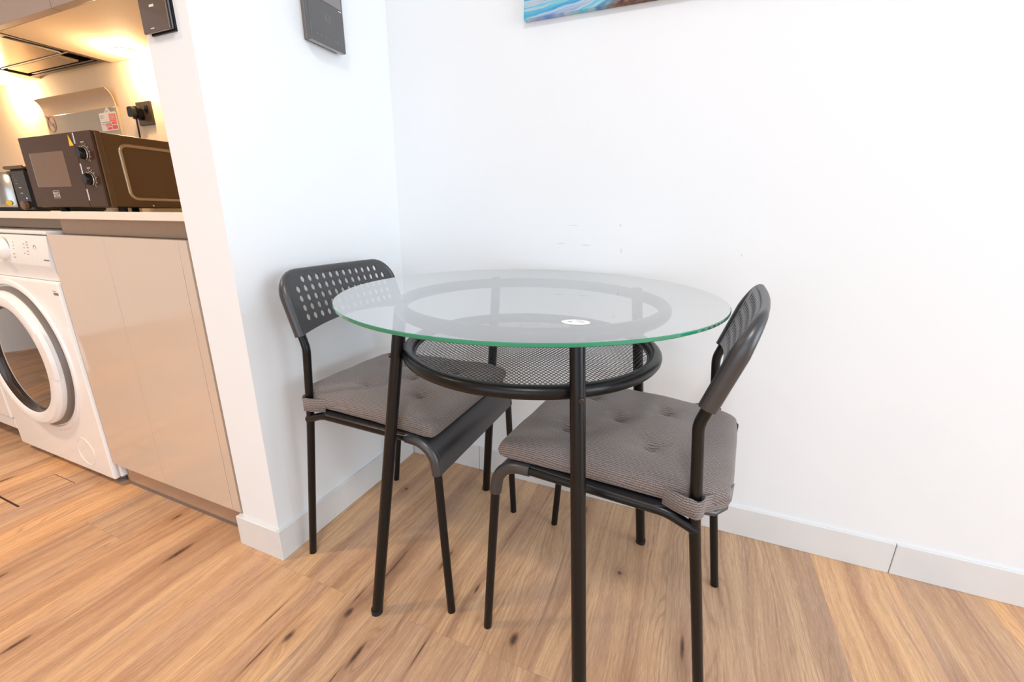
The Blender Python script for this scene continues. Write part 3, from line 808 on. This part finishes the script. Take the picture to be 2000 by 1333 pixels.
# control fascia, tilted a little: built as an extruded profile
bm = bmesh.new()
pf = [(-0.572, 0.700), (-0.579, 0.701), (-0.582, 0.722), (-0.590, 0.742), (-0.5925, 0.750), (-0.5835, 0.832), (-0.572, 0.834)]
extrude_poly(bm, [(WX0-OW[0]+0.001, y+0.3, z) for y, z in pf], (WX1-WX0-0.002, 0, 0))
cp = link('control_panel', bm, M['whiteplastic'], wm, 25)
def fz(z): return -0.5927+(z-0.75)*0.11         # fascia front y at height z
kn = bmesh.new(); lathe(kn, [(0.033, 0), (0.033, 0.004), (0.030, 0.018), (0.026, 0.021), (0, 0.021)], axis_o=(-1.048-OW[0], fz(0.789)+0.3, 0.789), X=(1, 0, 0), Y=(0, 0, 1), Z=(0, -1, 0), n=40)
link('programme_knob', kn, M['whiteplastic'], wm, 35)
bm = bmesh.new(); lathe(bm, [(0.0065, -0.0006), (0.0072, 0.0006), (0.0078, -0.0006)], axis_o=(-0.862-OW[0], fz(0.797)+0.3, 0.797), X=(1, 0, 0), Y=(0, 0, 1), Z=(0, -1, 0), n=28)
link('start_button', bm, M['greyprint'], wm, 40)
bm = bmesh.new()
for (x, z, wd_) in [(-0.905, .812, .010), (-0.925, .806, .007), (-0.905, .804, .012), (-0.925, .795, .006), (-0.902, .796, .010), (-0.905, .786, .012), (-0.925, .779, .005), (-0.905, .777, .009), (-0.990, .81, .005), (-0.990, .80, .006), (-0.990, .79, .005), (-0.992, .775, .008), (-0.99, .765, .012)]:
    box(bm, (x-wd_/2-OW[0], fz(z)+0.3-0.0005, z-0.0009), (x+wd_/2-OW[0], fz(z)+0.3+0.0008, z+0.0009))
link('panel_print', bm, M['greyprint'], wm)
bm = bmesh.new()
for k, wv in enumerate([.005, .004, .006, .004, .005]):
    x = -0.818+sum([.005, .004, .006, .004, .005][:k])+k*0.0012; box(bm, (x-OW[0], fz(.764)+0.3-0.0005, .7615), (x+wv-OW[0], fz(.764)+0.3+0.0008, .7655))
link('maker_mark', bm, M['greyprint'], wm)
parts('rating_label', [((-0.826, -0.5905, 0.672), (-0.806, -0.589, 0.6732)), ((-0.823, -0.5905, 0.660), (-0.797, -0.589, 0.668)) ], M['greyprint'], wm, OW)
# door
dc = Vector((-1.105-OW[0], -0.590+0.3, 0.424)); DX = dict(X=(1, 0, 0), Y=(0, 0, 1), Z=(0, -1, 0))
dr = bmesh.new(); lathe(dr, [(0.270, -0.002), (0.264, 0.004), (0.252, 0.0045), (0.249, 0.000)], axis_o=dc, n=96, **DX); link('door_surround', dr, M['white'], wm, 35)
dr = bmesh.new(); lathe(dr, [(0.244, 0.0), (0.243, 0.010), (0.238, 0.014), (0.222, 0.014), (0.215, 0.0)], axis_o=dc, n=96, **DX)
door = link('door', dr, M['greyplastic'], wm, 35); door['label'] = 'round grey rimmed door'
dr = bmesh.new(); lathe(dr, [(0.232, 0.010), (0.231, 0.026), (0.221, 0.035), (0.196, 0.038), (0.184, 0.032), (0.182, 0.012)], axis_o=dc, n=96, **DX); link('door_ring', dr, M['whiteplastic'], door, 35)
dr = bmesh.new(); lathe(dr, [(0.1842, 0.033), (0.176, 0.026), (0.173, 0.020)], axis_o=dc, n=96, **DX); link('inner_ring', dr, M['bronze_ring'], door, 35)
dr = bmesh.new(); lathe(dr, [(0.174, 0.020), (0.12, 0.024), (0.06, 0.027), (0, 0.028)], axis_o=dc, n=96, **DX); link('door_glass', dr, M['darkglass'], door, 60)
dr = bmesh.new()
for i in range(15):
    pass
pa = []; N_ = 16
for k in range(N_+1):
    a = math.radians(-8+38*k/N_); pa.append((math.cos(a), math.sin(a)))
inner = [dc+Vector((c*0.198, -0.0375, s*0.198)) for c, s in pa]; outer = [dc+Vector((c*0.236, -0.0375, s*0.236)) for c, s in pa]
extrude_poly(dr, inner+outer[::-1], (0, 0.012, 0)); link('door_handle', dr, M['white'], door, 40)
# filter flap and feet
bm = bmesh.new(); lathe(bm, [(0.052, -0.0005), (0.052, 0.0012), (0.050, 0.0012), (0.050, -0.0005)], axis_o=(-0.925-OW[0], -0.590+0.3, 0.108), n=48, **DX)
link('filter_flap', bm, M['whiteplastic'], wm, 35)
for x in (WX0+0.05, WX1-0.045):
    for y in (-0.545, -0.07):
        bm = bmesh.new(); tube(bm, [(x-OW[0], y+0.3, 0), (x-OW[0], y+0.3, 0.008)], 0.021, 20); tube(bm, [(x-OW[0], y+0.3, 0.008), (x-OW[0], y+0.3, 0.032)], 0.015, 20); link('foot', bm, M['greyplastic'], wm, 35)

# white appliance further left, only its lower right corner shows
OD = (-1.76, -0.3, 0)
dw = empty('dishwasher', OD, 'white appliance left of the washing machine, only its lower corner in view', 'appliance')
def dbox(name, lo, hi, mat, bev=0): return boxo(name, Vector(lo)-Vector(OD), Vector(hi)-Vector(OD), mat, dw, bev)
dbox('body', (-2.06, -0.560, 0.075), (-1.445, -0.02, 0.84), M['white'], 0.004)
dbox('door', (-2.058, -0.588, 0.125), (-1.447, -0.561, 0.838), M['white'], 0.006)
dbox('lower_panel', (-2.058, -0.582, 0.078), (-1.447, -0.561, 0.121), M['white'], 0.003)
dbox('base', (-2.04, -0.52, 0.0), (-1.46, -0.05, 0.076), M['greyplastic'])

# upper cabinets with door fronts and hood
OU = (-0.78, -0.17, 1.5)
ucab = empty('upper_cabinet', OU, 'beige wall cabinet over the microwave, beside the steel hood', 'cabinet')
def ubox(name, lo, hi, mat, bev=0, par=ucab, o=OU): return boxo(name, Vector(lo)-Vector(o), Vector(hi)-Vector(o), mat, par, bev)
ubox('carcass', (-1.405, -0.325, 1.5), (-PT-0.001, 0.0075, 2.2), M['kwall'], 0.001)
for a, b in ((-1.403, -0.985), (-0.982, -0.565), (-0.562, -0.1455)): ubox('door', (a, -0.349, 1.5), (b, -0.3265, 2.2), M['uc'], 0.001)
OV = (-2.35, -0.17, 1.5)
uc2 = empty('upper_cabinet', OV, 'grey beige wall cabinet at the top left corner, over and beyond the hood', 'cabinet')
ubox('carcass', (-3.29, -0.325, 1.5), (-2.0, 0.0075, 2.2), M['kwall'], 0.001, uc2, OV)
ubox('hood_housing', (-1.998, -0.325, 1.56), (-1.408, 0.0075, 2.2), M['kwall'], 0.001, uc2, OV)
for a, b in ((-3.288, -2.65), (-2.647, -2.01), (-2.007, -1.406)): ubox('door', (a, -0.349, 1.5), (b, -0.3265, 2.2), M['uc'], 0.001, uc2, OV)
OH = (-1.70, -0.165, 1.5)
hd = empty('cooker_hood', OH, 'steel cooker hood with two filter panels set under the wall cabinets', 'cooker hood')
def hbox(name, lo, hi, mat, bev=0): return boxo(name, Vector(lo)-Vector(OH), Vector(hi)-Vector(OH), mat, hd, bev)
parts('housing', [((-1.995, -0.322, 1.4985), (-1.985, -0.018, 1.555)), ((-1.425, -0.322, 1.4985), (-1.411, -0.018, 1.555)), ((-1.985, -0.322, 1.4985), (-1.425, -0.300, 1.555)), ((-1.985, -0.034, 1.4985), (-1.425, -0.018, 1.555)), ((-1.985, -0.3, 1.53), (-1.425, -0.034, 1.555))], M['hood_dark'], hd, OH, 0.001)
hbox('grease_filter', (-1.960, -0.296, 1.502), (-1.470, -0.135, 1.512), M['hood'], 0.002)
parts('filter_frame', [((-1.966, -0.1345, 1.4995), (-1.430, -0.127, 1.512)), ((-1.468, -0.30, 1.4995), (-1.462, -0.135, 1.512))], M['steel'], hd, OH, 0.001)
hbox('lamp_cover', (-1.955, -0.118, 1.502), (-1.53, -0.052, 1.510), M['hood'], 0.002)
hbox('rear_strip', (-1.93, -0.050, 1.500), (-1.44, -0.040, 1.512), M['gblack'])
# under-cabinet spot lamps
def spot_lamp(x, y, label, e):   # e: watts of the lamp itself
    r = empty('under_cabinet_lamp', (x, y, 1.4995), label, 'lamp', group='under-cabinet spot lamps')
    bm = bmesh.new(); lathe(bm, [(0.034, 0), (0.034, -0.003), (0.030, -0.004), (0.030, -0.002)], n=32); link('bezel', bm, M['whiteplastic'], r, 35)
    bm = bmesh.new(); lathe(bm, [(0.030, -0.0032), (0, -0.0032)], n=32); link('lens', bm, M['lamp'], r)
    l = bpy.data.lights.new('lamp_light', 'POINT'); l.energy = e; l.color = (1.0, 0.72, 0.40); l.shadow_soft_size = 0.02
    o = bpy.data.objects.new('lamp_light', l); COL.objects.link(o); o.location = (0, 0, -0.035); o.parent = r
spot_lamp(-1.18, -0.06, 'round warm spot lamp under the cabinet above the socket', 13.0)
spot_lamp(-2.20, -0.06, 'round warm spot lamp left of the hood, over the worktop', 16.0)

# splashback with curved lip
OS = (-1.75, 0, 0.9)
sp = empty('splashback', OS, 'grey green glass splashback with a curved top lip behind the microwave', 'splashback')
parts('glass_panel', [((-2.03, -0.004, 0.901), (-1.442, 0.0075, 1.338))], M['splash'], sp, OS, 0.001)
bm = bmesh.new(); prof = [(-0.004, 1.338), (-0.0045, 1.352), (-0.007, 1.369), (-0.0125, 1.385), (-0.0205, 1.397), (-0.029, 1.404), (-0.030, 1.4065), (-0.0195, 1.400), (-0.0105, 1.388), (-0.0045, 1.371), (-0.0015, 1.353), (0.002, 1.338)]
extrude_poly(bm, [(-2.03-OS[0], y, z-0.9) for y, z in prof], (0.588, 0, 0)); link('curved_lip', bm, M['lip'], sp, 30)
for x in (-2.015, -1.462):
    bm = bmesh.new(); box(bm, (x-0.006-OS[0], -0.0085, 1.333-0.9), (x+0.006-OS[0], -0.004, 1.343-0.9)); link('clip', bm, M['chrome'], sp)
# stickers on the splashback
st = empty('no_smoking_sticker', (-1.985, -0.005, 1.27), 'round no smoking sign sticker on the splashback glass', 'sticker')
bm = bmesh.new(); lathe(bm, [(0.031, 0), (0.031, 0.0006), (0.036, 0.0006), (0.036, 0)], axis_o=(0, 0, 0.034), X=(1, 0, 0), Y=(0, 0, 1), Z=(0, -1, 0), n=40); link('red_ring', bm, M['rust'], st, 40)
bm = bmesh.new(); a = math.radians(-45); d = Vector((math.cos(a), 0, math.sin(a)))*0.032; n_ = Vector((-math.sin(a), 0, math.cos(a)))*0.0018; c_ = Vector((0, -0.0006, 0.034))
extrude_poly(bm, [c_-d-n_, c_+d-n_, c_+d+n_, c_-d+n_], (0, -0.0003, 0)); link('bar', bm, M['rust'], st)
bm = bmesh.new(); box(bm, (-0.020, -0.0006, 0.031), (0.014, -0.0003, 0.037)); box(bm, (0.016, -0.0006, 0.031), (0.020, -0.0003, 0.037)); link('cigarette', bm, M['greyprint'], st)
rs = empty('fire_notice_sticker', (-1.512, -0.005, 1.247), 'red and white fire warning sticker at the right end of the splashback', 'sticker')
bm = bmesh.new(); extrude_poly(bm, [(x, 0, z) for x, z in rrect(-0.066, 0, 0.064, 0.073, 0.008)], (0, -0.0005, 0)); extrude_poly(bm, [(-0.026, -0.0001, 0.070), (0.030, -0.0001, 0.070), (0.004, -0.0001, 0.094)], (0, -0.0005, 0)); link('backing', bm, M['print'], rs)
bm = bmesh.new(); box(bm, (0.008, -0.0009, 0.036), (0.058, -0.0005, 0.066)); box(bm, (-0.020, -0.0009, 0.005), (0.014, -0.0005, 0.014)); box(bm, (0.020, -0.0009, 0.005), (0.058, -0.0005, 0.020)); box(bm, (-0.030, -0.0009, 0.018), (0.014, -0.0005, 0.030)); box(bm, (0.020, -0.0009, 0.024), (0.058, -0.0005, 0.034)); link('red_print', bm, M['red'], rs)
bm = bmesh.new()
for k in range(4): box(bm, (0.014, -0.0011, 0.041+k*0.006), (0.052, -0.0009, 0.0425+k*0.006))
for k in range(2): box(bm, (-0.026, -0.0011, 0.021+k*0.005), (0.010, -0.0009, 0.0222+k*0.005))
link('text_lines', bm, M['print'], rs)
bm = bmesh.new()
for (x0, x1, z) in [(-0.058, -0.03, .060), (-0.058, -0.036, .052), (-0.060, -0.034, .034), (-0.058, -0.036, .026), (-.008, .008, .078), (-.012, .012, .074), (-.04, .012, .034)]: box(bm, (x0, -0.0009, z), (x1, -0.0005, z+0.002))
link('small_print', bm, M['greyprint'], rs)

# socket and plug
OK_ = (-1.258, 0.008, 1.254)
so = empty('wall_socket', OK_, 'dark bronze double socket plate on the kitchen wall', 'socket')
def obox(name, lo, hi, mat, bev, par): return boxo(name, Vector(lo)-Vector(OK_), Vector(hi)-Vector(OK_), mat, par, bev)
obox('plate', (-1.305, -0.002, 1.254), (-1.211, 0.008, 1.342), M['bronze'], 0.002, so)
obox('rocker_switch', (-1.245, -0.006, 1.305), (-1.225, -0.0015, 1.325), M['gblack'], 0.001, so)
pg = empty('power_plug', (-1.278, -0.002, 1.278), 'black three-pin plug with cable in the kitchen wall socket', 'plug')
bm = bmesh.new(); out = [(x, z) for x, z in rrect(-0.024, -0.004, 0.022, 0.044, 0.012)]
extrude_poly(bm, [(x, -0.0002, z) for x, z in out], (0, -0.022, 0)); extrude_poly(bm, [(x*0.78, -0.022, 0.02+(z-0.02)*0.8) for x, z in out], (0, -0.018, 0)); link('plug_body', bm, M['gblack'], pg, 35)
bm = bmesh.new(); tube(bm, fillet([(0, -0.022, 0.0), (0, -0.022, -0.035), (-0.02, -0.012, -0.07), (-0.05, -0.012, -0.20), (-0.02, -0.012, -0.36)], 0.03, 5), 0.0032, 10); link('cable', bm, M['rubber'], pg, 60)

# microwave
OM = (-1.12, -0.21, 0.9)
mw = empty('microwave', OM, 'black microwave oven with two dials standing on the cream worktop', 'microwave')
def mbox(name, lo, hi, mat, bev=0, par=mw): return boxo(name, Vector(lo)-Vector(OM), Vector(hi)-Vector(OM), mat, par, bev)
MF = -0.372
mbox('casing', (-1.352, -0.346, 0.918), (-0.900, -0.035, 1.150), M['mw'], 0.004)
# pressed panel on the side: raised rounded frame
bm = bmesh.new(); path = fillet([(0, -0.045, 1.118), (0, -0.300, 1.118), (0, -0.296, 0.945), (0, -0.045, 0.945)], [0.022, 0.022], 8)
tube(bm, [Vector((p.x+(-0.9005-OM[0]), p.y-OM[1], p.z-OM[2])) for p in path], 0.0065, 12)
link('side_pressing', bm, M['hood'], mw, 60)
mbox('side_rib', (-0.901, -0.298, 0.9275), (-0.8985, -0.05, 0.930), M['mw'], 0.0008)
bm = bmesh.new(); lathe(bm, [(0.003, 0), (0.0028, 0.002), (0, 0.003)], axis_o=(-0.9-OM[0], -0.235-OM[1], 0.924-OM[2]), X=(0, 1, 0), Y=(0, 0, 1), Z=(1, 0, 0), n=16); link('screw', bm, M['chrome'], mw, 40)
mbox('front_frame', (-1.358, -0.362, 0.916), (-0.894, -0.345, 1.152), M['mw'], 0.003)
dd = mbox('door', (-1.358, MF, 0.917), (-1.0, -0.3625, 1.151), M['mw_front'], 0.002)
mbox('window', (-1.305, MF-0.0006, 0.984), (-1.082, MF+0.001, 1.098), M['mw_window'], 0.0003, dd)
mbox('window_trim', (-1.3065, MF-0.0011, 0.986), (-1.3045, MF-0.0005, 1.098), M['steel'], 0, dd)
cpn = mbox('control_panel', (-0.998, MF, 0.917), (-0.896, -0.3625, 1.151), M['mw_front'], 0.002)
for z0, z1 in ((0.937, 0.975), (1.021, 1.055), (1.115, 1.148)): mbox('chrome_strip', (-0.9985, MF-0.0008, z0), (-0.992, MF+0.001, z1), M['chrome'], 0.0005, cpn)
for z in (1.083, 1.004):
    bm = bmesh.new(); lathe(bm, [(0.0185, 0), (0.0180, 0.014), (0.0150, 0.020), (0, 0.020)], axis_o=(-0.951-OM[0], MF-OM[1], z-OM[2]), X=(1, 0, 0), Y=(0, 0, 1), Z=(0, -1, 0), n=32); kk = link('dial', bm, M['gblack'], cpn, 35)
    bm = bmesh.new(); lathe(bm, [(0.0188, 0.0003), (0.0195, 0.0025), (0.0188, 0.0045)], axis_o=(-0.951-OM[0], MF-OM[1], z-OM[2]), X=(1, 0, 0), Y=(0, 0, 1), Z=(0, -1, 0), n=32); link('dial_trim', bm, M['chrome'], kk, 35)
    bm = bmesh.new(); n = 20
    arc = [(math.cos(math.radians(-60+200*k/n)), math.sin(math.radians(-60+200*k/n))) for k in range(n+1)]
    extrude_poly(bm, [(-0.951-OM[0]+c*0.0245, MF-OM[1], z-OM[2]+s*0.0245) for c, s in arc]+[(-0.951-OM[0]+c*0.0235, MF-OM[1], z-OM[2]+s*0.0235) for c, s in arc[::-1]], (0, -0.0003, 0))
    for k in range(8):
        a = math.radians(-50+k*30); cx, cz = -0.951-OM[0]+0.030*math.cos(a), z-OM[2]+0.030*math.sin(a); box(bm, (cx-0.0016, MF-OM[1]-0.0003, cz-0.001), (cx+0.0016, MF-OM[1], cz+0.001))
    box(bm, (-0.962-OM[0], MF-OM[1]-0.0003, z+0.034-OM[2]), (-0.943-OM[0], MF-OM[1], z+0.0365-OM[2]))
    link('dial_print', bm, M['print'], cpn)
# maker's plate: two rows of letters in a frame
def text_mesh(s, size, mat, name, parent, loc, rot):
    cu = bpy.data.curves.new(name, 'FONT'); cu.body = s; cu.size = size; cu.extrude = 0.0002; cu.align_x = 'CENTER'; cu.space_line = 0.85
    o = bpy.data.objects.new(name, cu); COL.objects.link(o); dg = bpy.context.evaluated_depsgraph_get()
    me = bpy.data.meshes.new_from_object(o.evaluated_get(dg)); bpy.data.objects.remove(o); me.materials.clear(); me.materials.append(mat)
    o = bpy.data.objects.new(name, me); COL.objects.link(o); o.parent = parent; o.location = loc; o.rotation_euler = rot; return o
bm = bmesh.new(); x0, x1, z0, z1 = -1.216-OM[0], -1.176-OM[0], 0.947-OM[2], 0.972-OM[2]; yy = MF-OM[1]; t_ = 0.0012
for lo, hi in (((x0, z0), (x1, z0+t_)), ((x0, z1-t_), (x1, z1)), ((x0, z0), (x0+t_, z1)), ((x1-t_, z0), (x1, z1))): box(bm, (lo[0], yy-0.0004, lo[1]), (hi[0], yy, hi[1]))
link('logo_frame', bm, M['print'], dd)
text_mesh('BLACK+\nDECKER', 0.0105, M['print'], 'logo_text', dd, ((x0+x1)/2, yy-0.0003, z0+0.0135), (PI/2, 0, 0))
bm = bmesh.new(); extrude_poly(bm, [(-1.030-OM[0], yy, 1.110-OM[2]), (-1.005-OM[0], yy, 1.110-OM[2]), (-1.026-OM[0], yy, 1.144-OM[2])], (0, -0.0005, 0)); ws = link('warning_sticker', bm, M['yellow'], dd); ws['label'] = 'yellow triangular warning sticker'
for x in (-1.32, -0.94):
    for y in (-0.31, -0.08):
        bm = bmesh.new(); tube(bm, [(x-OM[0], y-OM[1], 0.0002), (x-OM[0], y-OM[1], 0.019)], 0.013, 16); link('foot', bm, M['rubber'], mw, 40)

# toaster seen from its control end, kettle beyond it
OT = (-1.64, -0.22, 0.9)
to = empty('toaster', OT, 'black toaster with a lit blue button, left of the microwave', 'toaster')
def tbox(name, lo, hi, mat, bev=0, par=to): return boxo(name, Vector(lo)-Vector(OT), Vector(hi)-Vector(OT), mat, par, bev)
tbox('body', (-1.705, -0.300, 0.905), (-1.572, -0.06, 1.066), M['gblack'], 0.012)
tbox('top_rim', (-1.722, -0.308, 1.064), (-1.560, -0.05, 1.077), M['mw'], 0.005)
parts('slot', [((-1.685, -0.27, 1.074), (-1.655, -0.09, 1.0785)), ((-1.625, -0.27, 1.074), (-1.595, -0.09, 1.0785))], M['rubber'], to, OT)
bm = bmesh.new(); lathe(bm, [(0.0165, 0), (0.0165, 0.012), (0.012, 0.015), (0, 0.015)], axis_o=(-1.630-OT[0], -0.300-OT[1], 0.925-OT[2]), X=(1, 0, 0), Y=(0, 0, 1), Z=(0, -1, 0), n=28); link('browning_dial', bm, M['mw_window'], to, 35)
bm = bmesh.new(); lathe(bm, [(0.0035, 0), (0.003, 0.001), (0, 0.001)], axis_o=(-1.615-OT[0], -0.300-OT[1], 0.952-OT[2]), X=(1, 0, 0), Y=(0, 0, 1), Z=(0, -1, 0), n=16); link('indicator_light', bm, M['blueled'], to)
for z in (0.972, 0.993): tbox('button', (-1.652, -0.3012, z-0.001), (-1.634, -0.299, z+0.001), M['print'])
bm = bmesh.new()
for k in range(7): box(bm, (-1.672+0.010*(k % 3)-OT[0], -0.3008-OT[1], 1.008+0.012*(k//3)-OT[2]), (-1.668+0.010*(k % 3)-OT[0], -0.299-OT[1], 1.0115+0.012*(k//3)-OT[2]))
link('symbol_print', bm, M['greyprint'], to)
OKT = (-1.90, -0.22, 0.9)
kt = empty('kettle', OKT, 'black and steel kettle with a yellow dot at the left edge of the worktop', 'kettle')
bm = bmesh.new(); lathe(bm, [(0, 0.018), (0.078, 0.018), (0.080, 0.03), (0.074, 0.09), (0.066, 0.150), (0.055, 0.162), (0, 0.170)], n=48); link('jug', bm, M['steel'], kt, 35)
bm = bmesh.new(); lathe(bm, [(0, 0.0), (0.085, 0.0), (0.085, 0.012), (0.078, 0.018), (0, 0.018)], n=48); link('base', bm, M['rubber'], kt, 35)
bm = bmesh.new(); tube(bm, fillet([(0.050, -0.02, 0.160), (0.125, -0.035, 0.150), (0.115, -0.035, 0.02), (0.07, -0.02, 0.012)], 0.02, 5), 0.01, 12, rr=[(0.009, 0.018)]*40); link('handle', bm, M['gblack'], kt, 50)
bm = bmesh.new(); lathe(bm, [(0.0105, 0), (0.0105, 0.0008), (0, 0.0008)], axis_o=(0.060, -0.058, 0.036), X=(0.7, 0.7, 0), Y=(0, 0, 1), Z=(0.7, -0.7, 0), n=24); link('yellow_dot', bm, M['yellow'], kt)

# ------------------------------------------------------------------ ceiling lamps: warm kitchen lamp, added fill lamp
def ceiling_lamp(x, y, r_, e, col, label, spread=PI):
    t = empty('ceiling_lamp', (x, y, RH), label, 'lamp')
    bm = bmesh.new(); lathe(bm, [(r_+0.02, 0), (r_+0.02, -0.03), (r_, -0.034), (r_, -0.02)], n=48); link('rim', bm, M['frame'], t, 35)
    bm = bmesh.new(); lathe(bm, [(r_, -0.021), (0, -0.021)], n=48); link('diffuser', bm, M['lampc'], t)
    l = bpy.data.lights.new('lamp_light', 'AREA'); l.shape = 'DISK'; l.size = 2*r_*0.95; l.energy = e; l.color = col; l.spread = spread
    o = bpy.data.objects.new('lamp_light', l); COL.objects.link(o); o.location = (0, 0, -0.04); o.parent = t
ceiling_lamp(-1.2, -1.55, 0.09, 37, (1.0, 0.74, 0.48), 'round ceiling lamp over the kitchen floor', math.radians(125))
ceiling_lamp(1.1, -1.85, 0.22, 47, (0.90, 0.95, 1.0), 'added large round fill lamp, unseen, over the dining area')  # added unseen lamp, brightens the floor and fills shadows round the table
